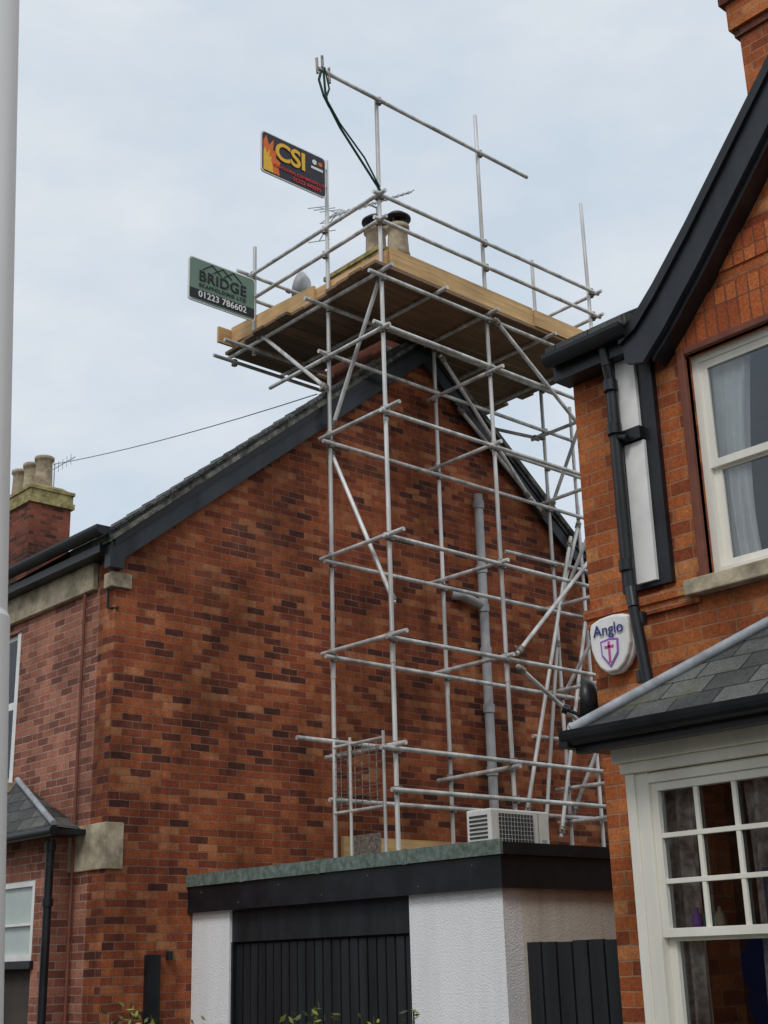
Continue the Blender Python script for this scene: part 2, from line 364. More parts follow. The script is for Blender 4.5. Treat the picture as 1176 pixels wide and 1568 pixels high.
def dish(name,c,axis,r,mat):
    e=empty(name); w=MB(); ax=Vector(axis).normalized()
    w.lathe(c,[(0,0),(r*.4,.02),(r*.75,.07),(r,.13),(r*1.02,.13),(r*.75,.05),(0,-.02)],mat,24,ax)
    c=Vector(c); w.tube(c-Vector((0,0,r*.8)),c+ax*r*1.3-Vector((0,0,r*.3)),.012,BLACK,6); w.tube(c+ax*r*1.25-Vector((0,0,r*.32)),c+ax*r*1.45-Vector((0,0,r*.25)),.03,BLACK,8)
    w.tube(c,c-ax*.25,.02,BLACK,6)
    w.obj('reflector_and_arm',e); return e
dish('satellite_dish',(10.5,13.05,10.62),(-.4,.7,.3),.24,GREYPVC)

# ---------------------------------------------------------------- SCAFFOLD
S=empty('scaffolding'); T=.0245
w=MB(); cp=MB()
def coup(p,ax=(0,0,1)):
    p=Vector(p); a=Vector(ax); cp.tube(p-a*.04,p+a*.04,.040,COUP,8); o=a.orthogonal().normalized()
    cp.tube(p+o*.03,p+o*.07,.018,COUP,6)
YB,YA,YR=9.96,10.93,12.4; XA,XC,XF=9.09,10.81,12.85
stand=[(XA,YB,2.5,11.42),(XC,YB,2.5,11.95),(XF,YB,2.5,11.45),(XA,YA,2.5,11.05),(XC,YA,2.5,8.95),(XF,YA,2.5,11.0),(XA,YR,8.95,10.5),(XF,YR,7.8,10.6),(13.45,YA,2.5,8.9),(12.35,YR,7.8,9.3)]
for x,y,a,b in stand:
    lean=random.uniform(-.02,.02)
    w.tube((x,y,a),(x+lean,y+random.uniform(-.01,.01),b),T,METAL,12)
    for z in (4.2,6.9):
        if a<z<b: w.tube((x+lean*.4,y,z+.35),(x+lean*.4,y,z+.55),.029,METAL,12)
    if a<3: cp.box(x-.08,x+.08,y-.08,y+.08,2.49,2.52,COUP)
def lx(y,z,x0,x1,dz=0,off=None):
    o=-.05 if off is None else off
    dz+=random.uniform(-.02,.02)
    w.tube((x0,y+o,z),(x1,y+o,z+dz),T,METAL,12)
    for x in (XA,XC,XF):
        if x0-.02<x<x1+.02: coup((x,y+o*.5,z+dz*(x-x0)/(x1-x0)),(0,0,1))
def ly(x,z,y0,y1,off=-.05,dz=0):
    dz+=random.uniform(-.015,.015)
    w.tube((x+off,y0,z),(x+off,y1,z+dz),T,METAL,12)
    for y in (YB,YA,YR):
        if y0-.02<y<y1+.02: coup((x+off*.5,y,z),(0,0,1))
lx(YB,11.36,8.15,11.68)
lx(YB,10.06,8.95,12.98); lx(YB,9.72,8.95,12.98)
lx(YR,10.10,8.85,13.0,off=.055); lx(YR,9.76,8.85,13.0,off=.055)
lx(YB,9.0,8.85,13.1); lx(YA,9.0,8.7,13.1); lx(YR,9.0,8.6,13.1); lx(12.85,9.0,8.75,13.1)
lx(YB,8.38,8.9,13.1); lx(YA,8.38,8.9,13.4)
for z in (7.33,5.9,4.8): lx(YB,z,8.97,13.1); 
for z in (7.27,5.84,4.77): lx(YA,z,8.95,13.55)
lx(YA,3.86,8.55,13.5); lx(YB,3.66,8.85,13.1); lx(YB,3.25,8.98,13.1); lx(YA,3.25,8.98,13.5)
for z in (10.06,9.72):
    ly(XA,z,9.8,12.55); ly(XF,z,9.8,12.5,.055)
for x in (XA,9.95,XC,11.85,XF): ly(x,9.06,9.72,12.9)
ly(XA,8.35,9.8,12.0)
ly(XC,8.3,9.7,11.0); ly(XF,8.3,9.7,11.1)
for z in (7.37,5.92,4.83):
    ly(XA,z,9.68,11.05); ly(XF,z,9.8,11.1); ly(XC,z,9.8,11.08)
ly(XA,3.7,9.75,11.0); ly(XC,3.6,9.8,11.08); ly(XF,3.6,9.8,11.08); ly(XF,3.2,9.8,11.08)
def dg(p,q):
    w.tube(p,q,T,METAL,12)
    for t in (.03,.97): coup(Vector(p).lerp(Vector(q),t),(Vector(q)-Vector(p)).normalized())
dg((XA+.06,11.0,7.25),(XA+.06,9.98,5.2))
dg((XA+.06,10.95,7.5),(XA+.06,10.05,9.1))
dg((XA-.06,12.2,9.15),(XA-.06,10.9,7.95))
dg((XC,9.85,9.0),(12.6,9.85,7.75))
dg((XC+.05,9.85,4.85),(12.85,9.85,6.75))
dg((XC+.05,9.85,4.72),(12.95,9.85,3.6))
dg((13.1,10.8,6.9),(11.9,10.8,3.2))
dg((XF+.05,9.98,7.3),(XF+.05,10.93,5.9)); dg((XF+.05,10.93,7.3),(XF+.05,9.98,8.9)); dg((XF+.05,9.98,4.8),(XF+.05,10.93,3.3)); dg((XF+.05,10.93,4.8),(XF+.05,9.98,5.9))
dg((XF,11.0,8.3),(12.3,12.4,8.95)); dg((11.3,11.0,8.35),(XF,11.0,7.2)); dg((XC+.05,10.85,8.9),(12.4,10.85,7.3))
dg((13.45,10.93,7.2),(12.9,10.93,5.9)); dg((13.3,10.8,5.9),(12.5,10.8,3.0)); dg((12.2,10.85,2.6),(12.75,10.85,5.5)); lx(YA,6.5,11.9,13.6); lx(YA,4.2,12.2,13.6); lx(YA,7.85,12.0,13.5)
w.obj('tubes',S); cp.obj('couplers',S)
w=MB() # deck boards
y=9.86; i=0
while y<12.85:
    x0=8.92+random.uniform(-.06,.06); x1=13.0+random.uniform(-.05,.08)
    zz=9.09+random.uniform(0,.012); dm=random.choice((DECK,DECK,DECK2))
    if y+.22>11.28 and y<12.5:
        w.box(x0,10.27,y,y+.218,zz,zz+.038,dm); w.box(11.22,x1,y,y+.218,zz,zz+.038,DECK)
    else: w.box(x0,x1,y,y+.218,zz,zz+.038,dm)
    y+=.232
w.obj('deck_boards',S)
w=MB()
w.box(9.16,11.55,9.86,9.90,9.14,9.38,PLANK); w.box(11.57,13.1,9.84,9.88,9.14,9.36,PLANK)
w.extrude([(9.135,9.93,9.13),(9.135,9.93,9.37),(9.135,11.9,9.42),(9.135,11.9,9.18)],(.04,0,0),PLANKY)
w.extrude([(9.09,11.2,9.20),(9.09,11.2,9.43),(9.09,12.9,9.53),(9.09,12.9,9.30)],(.04,0,0),PLANKY)
w.box(12.9,12.94,9.9,12.9,9.14,9.36,PLANKY)
w.box(8.9,9.3,12.91,12.95,9.28,9.50,PLANK); w.box(9.3,13,12.87,12.91,9.14,9.36,PLANK)
w.obj('toe_boards',S)
w=MB(); w.box(9.25,11.2,10.98,11.03,2.55,2.90,PLANK); w.box(11.3,13.3,10.98,11.03,2.5,2.76,PLANK); w.obj('sole_boards',S)
w=MB()
y0,y1=10.02,10.80; x=8.98
for z in (2.62,3.1,3.78): w.tube((x,y0,z),(x,y1,z),.017,METAL,8)
for yy in (y0,y1,y0+.52): w.tube((x,yy,2.55),(x,yy,3.85),.017,METAL,8)
for k in range(1,7): w.tube((x,y0+(y1-y0)*k/7,3.1),(x,y0+(y1-y0)*k/7,3.78),.005,COUP,5)
for k in range(1,9): w.tube((x,y0+.0,3.1+.68*k/9),(x,y1,3.1+.68*k/9),.004,COUP,5)
w.box(8.97,8.99,10.1,10.5,2.63,2.85,COUP)
w.obj('loading_gate',S)
w=MB()
rp=[(8.22,9.9,11.36),(8.24,9.9,11.1),(8.27,9.9,10.95),(8.45,9.9,10.7),(8.75,9.9,10.4),(9.05,9.9,10.1)]
w.path(rp,.016,ROPE,6); w.path([(p[0]+.05*math.sin(i*2),p[1]-.02,p[2]+.03) for i,p in enumerate(rp)],.012,ROPE,6); w.path([(8.2,9.9,11.4),(8.15,9.9,11.2),(8.2,9.88,11.0),(8.3,9.9,10.9)],.016,ROPE,6)
for q in ((8.12,9.9,11.48),(8.3,9.9,11.43),(8.2,9.9,11.55)): w.tube(q,(q[0]+.01,q[1],q[2]-.2),.018,COUP,6)
w.obj('rope',S)
def rounded(x0,x1,z0,z1,y,r,th,mat,w):
    pts=[]
    for cx,cz,a0 in ((x1-r,z1-r,0),(x0+r,z1-r,90),(x0+r,z0+r,180),(x1-r,z0+r,270)):
        for k in range(6): t=R(a0+k*18); pts.append((cx+r*math.cos(t),y,cz+r*math.sin(t)))
    w.extrude(pts,(0,th,0),mat)
# signs
SG=empty('company_sign'); w=MB()
x0,x1,z0,z1,y=8.04,9.02,10.44,11.00,10.85
rounded(x0,x1,z0,z1,y,.05,.02,SGW,w); rounded(x0+.015,x1-.015,z0+.015,z1-.015,y-.003,.045,.0028,SGBLK,w)
fl=[(0,0),(.24,0),(.22,.10),(.25,.18),(.18,.22),(.20,.33),(.14,.30),(.15,.46),(.08,.36),(.04,.48),(0,.40)]
w.extrude([(x0+.03+a,y-.006,z0+.03+b) for a,b in fl],(0,.0025,0),ORG)
w.extrude([(x0+.03+a*.6,y-.009,z0+.03+b*.65) for a,b in fl],(0,.0025,0),YEL)
w.tube((9.0,YA-.04,10.65),(9.09,YA-.0,10.65),.02,COUP,6); w.tube((9.0,YA-.04,10.9),(9.09,YA-.0,10.9),.02,COUP,6)
w.obj('panel',SG)
text('lettering_1','CSI',.33,YEL,(8.47,y-.012,z0+.35),FACE_MY,SG,.004,off=.008)
text('lettering_2','SCAFFOLDING (CAMBRIDGE) LTD',.053,RED,(8.60,y-.010,z0+.145),FACE_MY,SG,.002,off=.001)
text('lettering_3','01223 440099',.075,RED,(8.72,y-.010,z0+.07),FACE_MY,SG,.002,off=.001)
w=MB(); w.tube((8.84,y-.004,z0+.44),(8.84,y-.008,z0+.44),.035,SGW,14); w.tube((8.93,y-.004,z0+.44),(8.93,y-.008,z0+.44),.03,ORG,14); w.box(8.79,8.97,y-.008,y-.004,z0+.34,z0+.375,SGW); w.obj('badges',SG)
SG=empty('company_sign'); w=MB()
x0,x1,z0,z1,y=8.02,9.03,9.36,9.96,12.30
rounded(x0,x1,z0,z1,y,.05,.02,SGW,w); rounded(x0+.015,x1-.015,z0+.015,z1-.015,y-.003,.045,.0028,SGGRN,w)
ly_=y-.008
def zig(pts,r,m):
    w.path([(x0+a,ly_,z0+b) for a,b in pts],r,m,6)
zig([(.20,.46),(.34,.565),(.48,.46)],.006,SGD); zig([(.36,.46),(.50,.565),(.64,.46)],.006,SGD); zig([(.52,.46),(.66,.565),(.80,.46)],.006,SGD)
w.obj('panel',SG)
text('lettering_1','BRIDGE',.20,SGD,(x0+.505,y-.010,z0+.36),FACE_MY,SG,.003,off=.003,spacing=1.08)
text('lettering_2','SCAFFOLDING LTD',.07,SGD,(x0+.505,y-.010,z0+.235),FACE_MY,SG,.002,spacing=1.2,off=.001)
w=MB(); w.box(x0+.02,x1-.02,y-.006,y-.0032,z0+.04,z0+.17,SGD); w.obj('band',SG)
text('lettering_3','01223 786602',.12,SGW,(x0+.505,y-.010,z0+.108),FACE_MY,SG,.002,spacing=1.05,off=.002)
# ---------------------------------------------------------------- GARAGE
G=empty('garage'); gx=7.47; y0,y1=7.06,GY-.004
w=MB()
wall_x(w,gx,gx+.2,y0,y1,0,2.15,[(8.08,10.52,0,2.14)],RENDERW)
w.box(gx+.2,13.0,y0,y0+.2,0,2.15,RENDERS)
w.obj('rendered_walls',G)
w=MB()
w.box(gx-.06,13.2,y0-.06,y1,2.40,2.43,FELT)
w.box(gx-.085,gx-.06,y0-.085,y1,2.36,2.47,FELT); w.box(gx-.06,13.2,y0-.085,y0-.06,2.36,2.45,BLACK)
for yy in (8.0,9.1,10.2): w.box(gx-.090,gx-.084,yy,yy+.05,2.355,2.475,FELT)
w.box(gx-.06,gx-.03,y0-.06,y1,2.12,2.36,BLACK); w.box(gx-.03,13.2,y0-.06,y0-.03,2.12,2.39,BLACK)
w.box(gx-.03,13.1,y0-.03,y1,2.15,2.18,BLACK)
for k in range(7): w.tube((gx-.064,7.3+k*.6,2.30-(k%2)*.12),(gx-.058,7.3+k*.6,2.30-(k%2)*.12),.006,COUP,6)
w.obj('flat_roof',G)
w=MB()
w.box(gx+.03,gx+.07,8.08,10.52,1.84,2.12,FENCE)
w.box(gx+.09,gx+.12,8.08,10.52,0,1.84,FENCE)
y=8.1
while y<10.5:
    w.box(gx+.06+random.uniform(-.003,.003),gx+.095,y,y+.095,0.02,1.82,FENCE); y+=.115
w.box(gx+.02,gx+.11,10.49,10.52,0,1.84,BLACK)
w.obj('boarded_door',G)
F=empty('side_gate'); w=MB()
w.box(7.74,7.76,5.3,7.055,.05,1.70,FENCE); y=5.3
while y<7.0:
    w.box(7.705,7.74,y,y+.13,.05,1.73+random.uniform(-.01,.01),FENCE); y+=.148
w.obj('boards',F)
A=empty('air_conditioning_unit'); w=MB()
ax0,ax1,ay0,ay1,az0,az1=8.58,9.34,8.2,8.5,2.46,2.88
w.box(ax0,ax1,ay0,ay1,az0,az1,ACW); w.obj('casing',A,.015)
w=MB(); w.box(ax0+.1,ax0+.54,ay0-.006,ay0-.001,az0+.04,az1-.04,ACD)
for k in range(9): z=az0+.05+.037*k; w.box(ax0+.09,ax0+.55,ay0-.012,ay0-.007,z,z+.003,ACW)
for k in range(11): xx=ax0+.12+.041*k; w.box(xx,xx+.003,ay0-.017,ay0-.0125,az0+.04,az1-.04,GREYPVC)
w.box(ax0+.61,ax0+.612,ay0-.004,ay0-.001,az0+.02,az1-.02,ACD); w.box(ax0+.65,ax0+.71,ay0-.006,ay0-.001,az0+.1,az0+.17,GREYPVC)
for k in range(9): z=az0+.06+.036*k; w.box(ax0-.006,ax0-.001,ay0+.04,ay1-.04,z,z+.018,ACD)
w.box(ax0+.05,ax0+.12,ay0+.05,ay1-.05,2.42,az0,BLACK)
w.obj('grille',A)

# ---------------------------------------------------------------- RIGHT HOUSE
N=empty('brick_house'); cy=5.24
w=MB()
WY0,WY1,WZ0,WZ1=2.6,4.33,3.72,5.15
wall_x(w,6.5,6.8,-3,cy,0,5.30,[(WY0,WY1,WZ0,WZ1),(2.2,4.6,.6,2.55)],BRO)
w.box(6.8,14,cy-.3,cy,0,5.3,BRO)
w.extrude([(6.5,4.55,5.3),(6.5,-.9,5.3),(6.5,1.85,8.35)],(.3,0,0),BRO)
w.extrude([(6.8,cy,5.3),(10.4,cy,7.6),(14,cy,5.3)],(0,-.3,0),BRO)
w.box(6.46,6.5,4.4,cy+.03,3.64,3.70,BRO); w.box(6.475,6.5,4.4,cy+.02,3.58,3.64,BRO)
w.box(6.8,10,cy,cy+.04,3.64,3.72,BRO)
w.obj('walls',N)
w=MB(); w.box(6.488,6.5,2.5,4.40,5.20,5.50,BRS); w.box(6.488,6.5,2.5,4.03,5.60,5.80,BRS); w.obj('soldier_course',N)
w=MB()
w.box(6.47,6.54,4.33,4.385,3.72,5.20,REDP); w.box(6.47,6.54,2.5,4.33,5.15,5.20,REDP)
w.box(6.42,6.6,2.4,4.47,3.62,3.715,STONE)
w.obj('window_surround',N,.008)
def sash(w,x,y0,y1,z0,z1,fr,mat,glass,mid=None,cols=1,rows=1,fd=.06,bar=.022):
    w.box(x,x+fd,y1-fr,y1,z0,z1,mat); w.box(x,x+fd,y0,y0+fr,z0,z1,mat)
    w.box(x,x+fd,y0+fr,y1-fr,z1-fr,z1,mat); w.box(x,x+fd,y0+fr,y1-fr,z0,z0+fr,mat)
    w.box(x+fd*.5,x+fd*.5+.004,y0+fr,y1-fr,z0+fr,z1-fr,glass)
    for c in range(1,cols):
        yy=y0+fr+(y1-y0-2*fr)*c/cols; w.box(x+.008,x+fd*.5-.002,yy-bar/2,yy+bar/2,z0+fr,z1-fr,mat)
    for r_ in range(1,rows):
        zz=z0+fr+(z1-z0-2*fr)*r_/rows; w.box(x+.005,x+fd*.5-.003,y0+fr,y1-fr,zz-bar/2,zz+bar/2,mat)
w=MB()
w.box(6.55,6.66,WY1-.05,WY1,WZ0,WZ1,CREAM); w.box(6.55,6.66,WY0,WY1-.05,WZ1-.05,WZ1,CREAM); w.box(6.53,6.66,WY0,WY1-.05,WZ0,WZ0+.05,CREAM)
sash(w,6.56,WY0,WY1-.05,4.40,WZ1-.05,.05,CREAM,GLASS,fd=.03); sash(w,6.59,WY0,WY1-.05,WZ0+.05,4.44,.055,CREAM,GLASS,fd=.03)
w.obj('upper_sash_window',N,.004)
def curtain(w,x,y0,y1,z0,z1,mat,amp=.03,freq=45,flare=0,n=60):
    vs=[];m=14
    for j in range(m+1):
        t=j/m; z=z1+(z0-z1)*t
        for i in range(n+1):
            s=i/n; wy=y1-(y1-y0)*s*(1-flare*math.sin(t*math.pi*.75))
            vs.append((x+amp*math.sin(s*freq*(y1-y0)+.6*math.sin(t*4))+.01*math.sin(s*19+t*5),wy,z))
    w.add(vs,[(j*(n+1)+i,j*(n+1)+i+1,(j+1)*(n+1)+i+1,(j+1)*(n+1)+i) for j in range(m) for i in range(n)],mat,True)
w=MB()
curtain(w,6.66,3.98,4.30,3.75,5.12,CURT,.014,80,.3); curtain(w,6.66,2.65,3.1,3.75,5.12,CURT,.014,70,.3)
w.obj('curtains',N)
w=MB()
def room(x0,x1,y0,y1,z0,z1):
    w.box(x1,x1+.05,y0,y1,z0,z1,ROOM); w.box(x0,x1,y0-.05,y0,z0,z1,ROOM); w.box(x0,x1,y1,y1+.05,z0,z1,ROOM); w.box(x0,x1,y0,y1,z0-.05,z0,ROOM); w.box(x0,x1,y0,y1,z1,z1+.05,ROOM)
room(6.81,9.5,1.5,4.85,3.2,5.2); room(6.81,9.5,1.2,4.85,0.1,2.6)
w.obj('rooms',N)
w=MB()
w.box(6.455,6.5,4.57,4.94,3.74,5.26,BLACK)
w.box(6.43,6.455,4.68,4.83,4.78,5.26,WHITE); w.box(6.43,6.455,4.66,4.81,3.77,4.68,WHITE)
w.box(6.40,6.455,4.66,4.86,4.69,4.77,BLACK)
w.obj('side_panel',N)
w=MB(); 
w.path([(6.33,4.84,5.42),(6.35,4.83,5.22),(6.38,4.83,5.1),(6.38,4.82,3.74),(6.34,4.78,3.6),(6.34,4.72,3.1),(6.24,4.70,2.9)],.036,BLACK,10)
for z in (5.05,4.75,3.85,3.5,3.15): w.tube((6.37,4.83 if z>3.6 else 4.77,z),(6.37,4.83 if z>3.6 else 4.77,z+.07),.048,BLACK,10)
w.tube((6.37,4.82,4.73),(6.37,4.74,4.70),.022,BLACK,8)
w.obj('downpipe',N)
w=MB()
w.box(6.34,6.5,4.62,cy+.03,5.26,5.34,BLACK); w.box(6.34,6.37,4.62,cy+.03,5.34,5.44,BLACK)
n=10
w.extrude([(6.28+.06*math.cos(math.pi+math.pi*i/n),4.62,5.42+.08*math.sin(math.pi+math.pi*i/n)) for i in range(n+1)],(0,cy+.03-4.62,0),BLACK)
w.obj('gutter',N)
w=MB()
w.extrude([(6.26,4.6,5.42),(10.4,4.6,7.82),(10.4,4.6,7.89),(6.26,4.6,5.48)],(0,cy+.02-4.6,0),SL)
w.extrude([(10.4,4.6,7.82),(14.4,4.6,5.46),(14.4,4.6,5.53),(10.4,4.6,7.89)],(0,cy+.02-4.6,0),SL)
prof=[(4.68,5.36),(4.55,5.42),(4.38,5.58),(4.1,5.88),(3.40,6.69),(1.85,8.52)]
mir=[(2*1.85-a,b) for a,b in prof][::-1][1:]
top=prof+mir
w.extrude([(6.36,a,b) for a,b in top]+[(6.36,a,b-.07) for a,b in top[::-1]],(4.0,0,0),SL)
w.obj('slate_roof',N)
w=MB()
w.extrude([(6.32,a,b-.0) for a,b in prof]+[(6.32,a-.02,b-.29+(0.10 if i==0 else 0)) for i,(a,b) in reversed(list(enumerate(prof)))],(.04,0,0),DKGREY)
w.extrude([(6.29,a,b+.03) for a,b in prof]+[(6.29,a,b-.06) for a,b in prof[::-1]],(.03,0,0),BLACK)
w.extrude([(6.36,a-.05,b-.22) for a,b in prof[1:]]+[(6.36,a-.07,b-.29) for a,b in prof[:0:-1]],(.138,0,0),BLACK)
w.obj('bargeboard',N)
w=MB()
x0,x1,y0,y1=8.4,9.2,3.9,4.745
w.box(x0,x1,y0,y1,6,8.76,BRO)
for i,(o,z,h) in enumerate(((.03,8.76,.07),(.06,8.83,.25),(.10,9.08,.10),(.06,9.18,.3),(.11,9.48,.1))): w.box(x0-o,x1+o,y0-o,y1+o,z,z+h,BRD if i in(0,2) else BRO)
w.obj('chimney_stack',N)
w=MB()
for y in (4.1,4.4,4.65): pot(w,8.8,y,9.58,.6,TERRA)
w.obj('chimney_pots',N)
# ground-floor bay
bx=5.95; by=4.63
w=MB()
w.box(bx+.09,6.5,by-.02,by,0,2.60,CREAM)
w.box(bx,bx+.09,4.50,by,0,2.56,CREAM); w.box(bx-.015,bx,4.58,by+.01,0,2.56,CREAM); 
w.box(bx-.03,bx+.1,2.0,by+.03,2.56,2.62,CREAM); w.box(bx-.06,bx+.1,2.0,by+.06,2.62,2.70,CREAM)
w.box(bx,bx+.1,2.0,4.50,0,.75,CREAM); w.box(bx-.05,bx+.1,2.0,4.50,.75,.82,CREAM)
w.obj('bay_frame',N,.005)
w=MB()
ya,yb=3.46,4.50
w.box(bx+.0,bx+.09,ya-.14,ya,.82,2.555,CREAM); w.box(bx+.005,bx+.09,ya,yb,2.50,2.555,CREAM)
sash(w,bx+.02,ya,yb,1.70,2.50,.045,CREAM,GLASS,cols=4,rows=3,bar=.026); sash(w,bx+.06,ya,yb,.82,1.73,.05,CREAM,GLASS,cols=1)
sash(w,bx+.02,2.1,3.32,1.70,2.50,.045,CREAM,GLASS,cols=4,rows=3,bar=.026); sash(w,bx+.06,2.1,3.32,.82,1.73,.05,CREAM,GLASS)
w.obj('bay_sash_window',N,.003)
w=MB(); curtain(w,6.10,4.30,4.58,.85,2.5,CURT2,.025,60,.1); curtain(w,6.10,3.6,4.0,.85,2.5,CURT2,.025,50,.25)
w.box(6.06,6.07,3.80,3.92,1.76,2.02,DBLUE)
for a,b,c,d,mt in ((3.82,3.86,1.80,1.84,TEAL),(3.87,3.90,1.9,1.97,TEAL),(3.815,3.85,1.93,1.99,TERRA2),(3.87,3.905,1.79,1.83,REDP)): w.box(6.055,6.0595,a,b,c,d,mt)
for yy,c in ((4.34,PURP),(4.27,TEAL),(4.20,TERRA2)): w.lathe((6.06,yy,1.736),[(0,0),(.026,0),(.03,.03),(.024,.07),(.01,.085),(.01,.11),(0,.11)],c,12)
w.box(6.1,6.35,2.1,4.5,.80,.83,CREAM); w.box(6.03,6.10,3.0,4.5,1.70,1.735,CREAM)
w.obj('bay_curtains',N)
w=MB()
rz=2.80; 
w.add([(5.72,4.80,rz),(6.5,3.95,3.36),(6.5,1.5,3.36),(5.72,1.5,rz)],[(0,3,2,1)],SL)
w.add([(5.72,4.80,rz),(6.5,4.80,rz),(6.5,3.95,3.36)],[(0,2,1)],SL)
w.add([(5.72,4.80,rz-.02),(6.5,4.80,rz-.02),(6.5,1.5,rz-.02),(5.72,1.5,rz-.02)],[(0,1,2,3)],BLACK)
w.obj('bay_roof',N)
w=MB()
w.tube((5.71,4.81,rz+.015),(6.48,3.96,3.37),.032,LEAD,8); w.box(6.475,6.498,1.5,3.95,3.34,3.44,LEAD)
w.obj('hip_flashing',N)
w=MB()
w.extrude([(5.70+.06*math.cos(math.pi+math.pi*i/n),1.5,rz+.0+.08*math.sin(math.pi+math.pi*i/n)) for i in range(n+1)],(0,3.34,0),BLACK)
w.box(5.73,5.80,1.5,4.80,2.68,rz-.022,BLACK); w.box(5.80,6.49,by+.07,4.80,2.70,rz-.022,BLACK)
w.box(5.66,6.45,4.80,4.86,rz-.09,rz-.0,BLACK)
w.obj('bay_gutter',N)
# alarm box
AL=empty('burglar_alarm_box'); w=MB()
ay,az=5.03,3.44
def shield(s,x,mat,th):
    pts=[(-.155,.10),(-.14,.145),(-.07,.168),(0,.175),(.07,.168),(.14,.145),(.155,.10),(.15,-.02),(.125,-.09),(.09,-.14),(.04,-.175),(-.04,-.175),(-.09,-.14),(-.125,-.09),(-.15,-.02)]
    w.extrude([(x,ay+a*s,az+b*s) for a,b in pts],(th,0,0),mat)
shield(1.0,6.40,WHITE,.09); shield(1.07,6.435,WHITE,.03)
w.obj('casing',AL,.012)
w=MB(); sh=lambda s: [(6.392,ay+a*s,az-.05+b*s) for a,b in [(-.07,.07),(0,.08),(.07,.07),(.065,-.02),(0,-.1),(-.065,-.02)]]
w.extrude(sh(1.0),(.003,0,0),PURP); 
w.box(6.386,6.3905,ay-.008,ay+.008,az-.12,az+.01,PINK); w.box(6.386,6.3905,ay-.035,ay+.035,az-.03,az-.015,PINK)
w.extrude([(p[0]-.002,ay+(p[1]-ay)*.82,az-.05+(p[2]-az+.05)*.82) for p in sh(1)],(.0015,0,0),SGW)
w.obj('emblem',AL)
text('lettering','Anglo',.10,BLUE,(6.391,ay,az+.085),FACE_MX,AL,.002,off=.0)
dish('satellite_dish',(6.60,cy+.05,3.13),(-.62,.78,.1),.17,BLACK)
FLD=empty('security_light'); w=MB(); w.tube((6.1,5.02,2.90),(6.0,5.04,2.88),.035,BLACK,10,r2=.045); w.tube((6.0,5.04,2.88),(5.99,5.042,2.878),.036,WHITE,10); w.tube((6.5,5.1,2.88),(6.1,5.02,2.90),.012,BLACK,6); w.obj('lamp_head',FLD)
# ---------------------------------------------------------------- street lamp
L=empty('street_lamp'); w=MB()
pb=Vector((1.74,3.61,0)); pt=Vector((1.47,3.72,8))
def lp(z): return pb.lerp(pt,z/8)
prev=None
for z,r in ((0,.15),(1.2,.122),(2.6,.108),(2.62,.100),(5,.081),(8,.06)):
    if prev: w.tube(lp(prev[0]),lp(z),prev[1],POSTM,28,r2=r)
    prev=(z,r)
w.path([lp(8),lp(8)+Vector((-.3,-.15,.35)),lp(8)+Vector((-1.0,-.5,.5))],.035,POSTM)
w.extrude([lp(8)+Vector(v) for v in ((-1.0,-.6,.45),(-1.7,-.95,.5),(-1.75,-.8,.5),(-1.05,-.4,.45))],(0,0,.12),POSTM)
w.obj('post_and_lantern',L)
# ---------------------------------------------------------------- houses across the street
TH=empty('terraced_houses'); w=MB()
w.box(-22,-15,-12,50,0,5.6,BR)
w.extrude([(-15+.25,-12.2,5.55),(-18.5,-12.2,8.6),(-22.25,-12.2,5.55)],(0,62.4,0),SL)
w.obj('walls_and_roof',TH)
w=MB()
for k in range(12):
    y=-10+5*k
    for z in (.9,3.4):
        w.box(-15.0+.002,-14.93,y,y+1.3,z,z+1.6,WHITE); w.box(-14.93,-14.92,y+.1,y+1.2,z+.1,z+.78,ACD); w.box(-14.93,-14.92,y+.1,y+1.2,z+.86,z+1.5,ACD)
    w.box(-15.0+.002,-14.94,y+2.3,y+3.2,0,2.1,BLUE if k%2 else BLACK)
    w.box(-18.9,-18.1,y+4.5,y+5.5,7.5,9.6,BRD)
w.obj('windows_doors_chimneys',TH)
# ---------------------------------------------------------------- ground
ASPH=plain('asphalt',(.055,.055,.058),.9,.2,30,bump=.5,bscale=150)
GRND=plain('garden_ground',(.09,.10,.05),.95,.3,3)
w=MB(); w.box(-300,300,-300,300,-.2,-.1,GRND); w.obj('ground')
w=MB(); w.box(-6.5,-.5,-60,60,-.1,-.08,ASPH); w.obj('road')
PAVM=plain('concrete_paving',(.25,.24,.23),.9,.15,4,bump=.3)
w=MB(); w.box(-.38,2.4,-60,60,-.1,.0,PAVM); w.obj('pavement')
w=MB(); w.box(-.5,-.38,-60,60,-.1,.03,STONE); w.obj('kerb')
w=MB(); w.box(2.4,7.4,7.0,11,-.1,.004,PAVM); w.obj('driveway')
# ---------------------------------------------------------------- hedge
LEAF=plain('hedge_leaf',(.10,.14,.035),.6,.3,12,col2=(.03,.06,.015)); LEAF2=plain('young_leaf',(.26,.30,.06),.6,.2,12)
TWIG=plain('twig',(.08,.05,.03),.9,.2,20)
w=MB()
def leaf(c,s,mat):
    a=Vector((random.gauss(0,1),random.gauss(0,1),random.gauss(0,.7))).normalized(); b=a.orthogonal().normalized(); b=(Matrix.Rotation(random.uniform(0,6.28),3,a)@b)
    c=Vector(c); w.add([c-a*s,c+b*s*.45,c+a*s,c-b*s*.45],[(0,1,2,3)],mat)
for i in range(6000):
    y=random.uniform(4.8,8.6); top=1.16+.05*math.sin(y*3.1)+.04*math.sin(y*7.7)
    z=top-abs(random.gauss(0,.35)); 
    if z<.1: continue
    leaf((4.65+random.uniform(-.35,.35)*(1 if z<top-.1 else .6),y,z),random.uniform(.018,.035),LEAF)
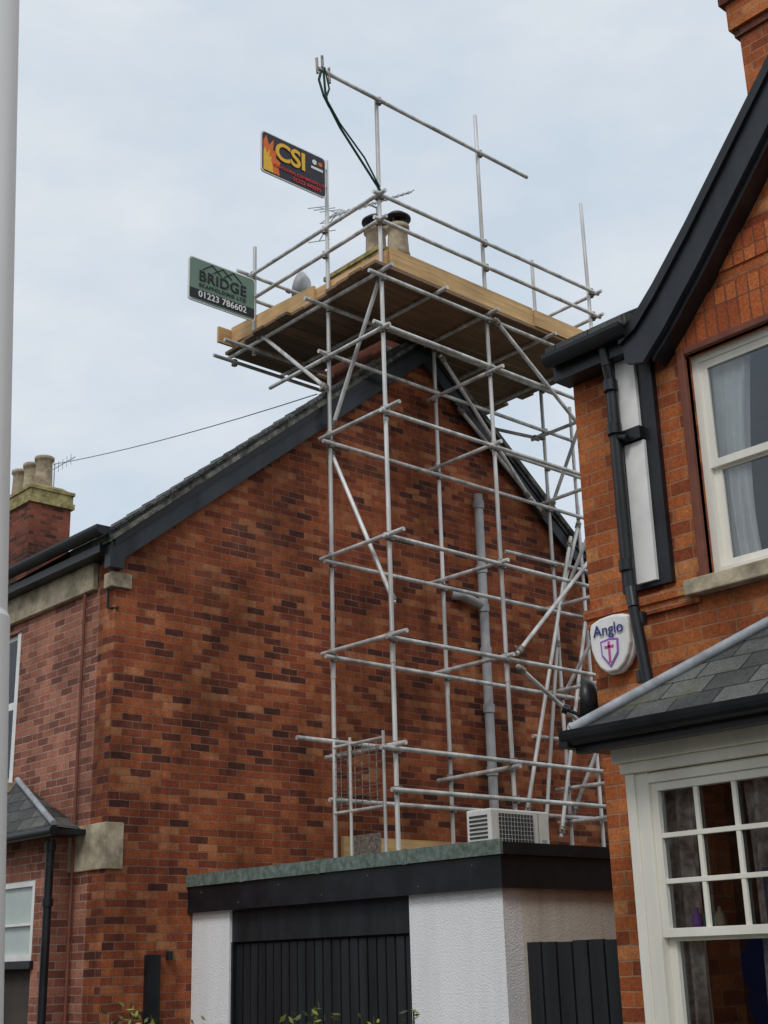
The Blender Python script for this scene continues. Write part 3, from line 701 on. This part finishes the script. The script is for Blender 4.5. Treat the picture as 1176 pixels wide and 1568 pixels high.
for (x,y,zt) in ((4.5,7.35,1.43),(4.45,7.5,1.37),(4.55,7.2,1.36),(4.7,5.85,1.40),(4.75,5.75,1.36),(4.65,5.95,1.37),(5.0,5.4,1.38),(4.5,6.7,1.34),(4.9,5.6,1.35)):
    w.path([(x,y,.9),(x+.02,y+.02,zt)],.005,TWIG,5)
    for k in range(26):
        t=random.uniform(.4,1); leaf((x+random.gauss(0,.035),y+random.gauss(0,.035),.9+(zt-.9)*t+.01),random.uniform(.018,.034),random.choice((LEAF2,LEAF2,LEAF)))
for y in (5.2,5.9,6.6,7.3,8.0): w.path([(4.65,y,-.1),(4.66,y+.05,1.1)],.02,TWIG,6)
w.obj('hedge')
# ---------------------------------------------------------------- world
wd=bpy.data.worlds.new('World'); scene.world=wd; wd.use_nodes=True; nt=wd.node_tree; nt.nodes.clear()
out=nt.nodes.new('ShaderNodeOutputWorld'); bg=nt.nodes.new('ShaderNodeBackground'); nt.links.new(bg.outputs[0],out.inputs[0])
sky=nt.nodes.new('ShaderNodeTexSky'); sky.sky_type='NISHITA'; sky.sun_disc=False; sky.sun_elevation=R(48)
sunaz=Vector((-.85,-.53))
sky.sun_rotation=math.atan2(sunaz.x,sunaz.y)
tc=nt.nodes.new('ShaderNodeTexCoord')
mp=nt.nodes.new('ShaderNodeMapping'); mp.inputs['Scale'].default_value=(1,1,2.2); nt.links.new(tc.outputs['Generated'],mp.inputs[0])
n1=noise(nt,mp.outputs[0],2.1,6,.55); n2=noise(nt,mp.outputs[0],5.5,5,.6)
s=math_n(nt,'ADD',math_n(nt,'MULTIPLY',n1,.72),math_n(nt,'MULTIPLY',n2,.28))
cl=ramp_link(nt,s,[(.38,(.66,.76,.87)),(.5,(.80,.86,.92)),(.60,(.93,.945,.96))])
cl=mixc(nt,1.0,cl,(9.4,9.4,9.4),'MULTIPLY')
mx=mixc(nt,.92,sky.outputs[0],cl)
nt.links.new(mx,bg.inputs[0]); bg.inputs[1].default_value=.1
sd=bpy.data.lights.new('sun','SUN'); sd.energy=1.2; sd.angle=R(18); sd.color=(1,.97,.93)
so=bpy.data.objects.new('sun',sd); scene.collection.objects.link(so)
d=Vector((-.85*math.cos(R(48)),-.53*math.cos(R(48)),math.sin(R(48)))).normalized()
so.rotation_euler=d.to_track_quat('Z','Y').to_euler()
# ---------------------------------------------------------------- camera
yaw,pit,roll=0.83475615,0.32819934,-0.02776962
f=Vector((math.cos(pit)*math.cos(yaw),math.cos(pit)*math.sin(yaw),math.sin(pit)))
r=Vector((math.sin(yaw),-math.cos(yaw),0)); u=r.cross(f)
r,u=r*math.cos(roll)+u*math.sin(roll),-r*math.sin(roll)+u*math.cos(roll)
cam=bpy.data.cameras.new('camera'); co=bpy.data.objects.new('camera',cam); scene.collection.objects.link(co)
M=Matrix((( r.x,u.x,-f.x,0),(r.y,u.y,-f.y,0),(r.z,u.z,-f.z,1.6),(0,0,0,1)))
co.matrix_world=M
cam.sensor_fit='VERTICAL'; cam.sensor_height=36; cam.lens=36*2039.153/1568; cam.clip_end=1500
scene.camera=co
scene.view_settings.view_transform='Standard'; scene.view_settings.look='None'; scene.view_settings.exposure=0
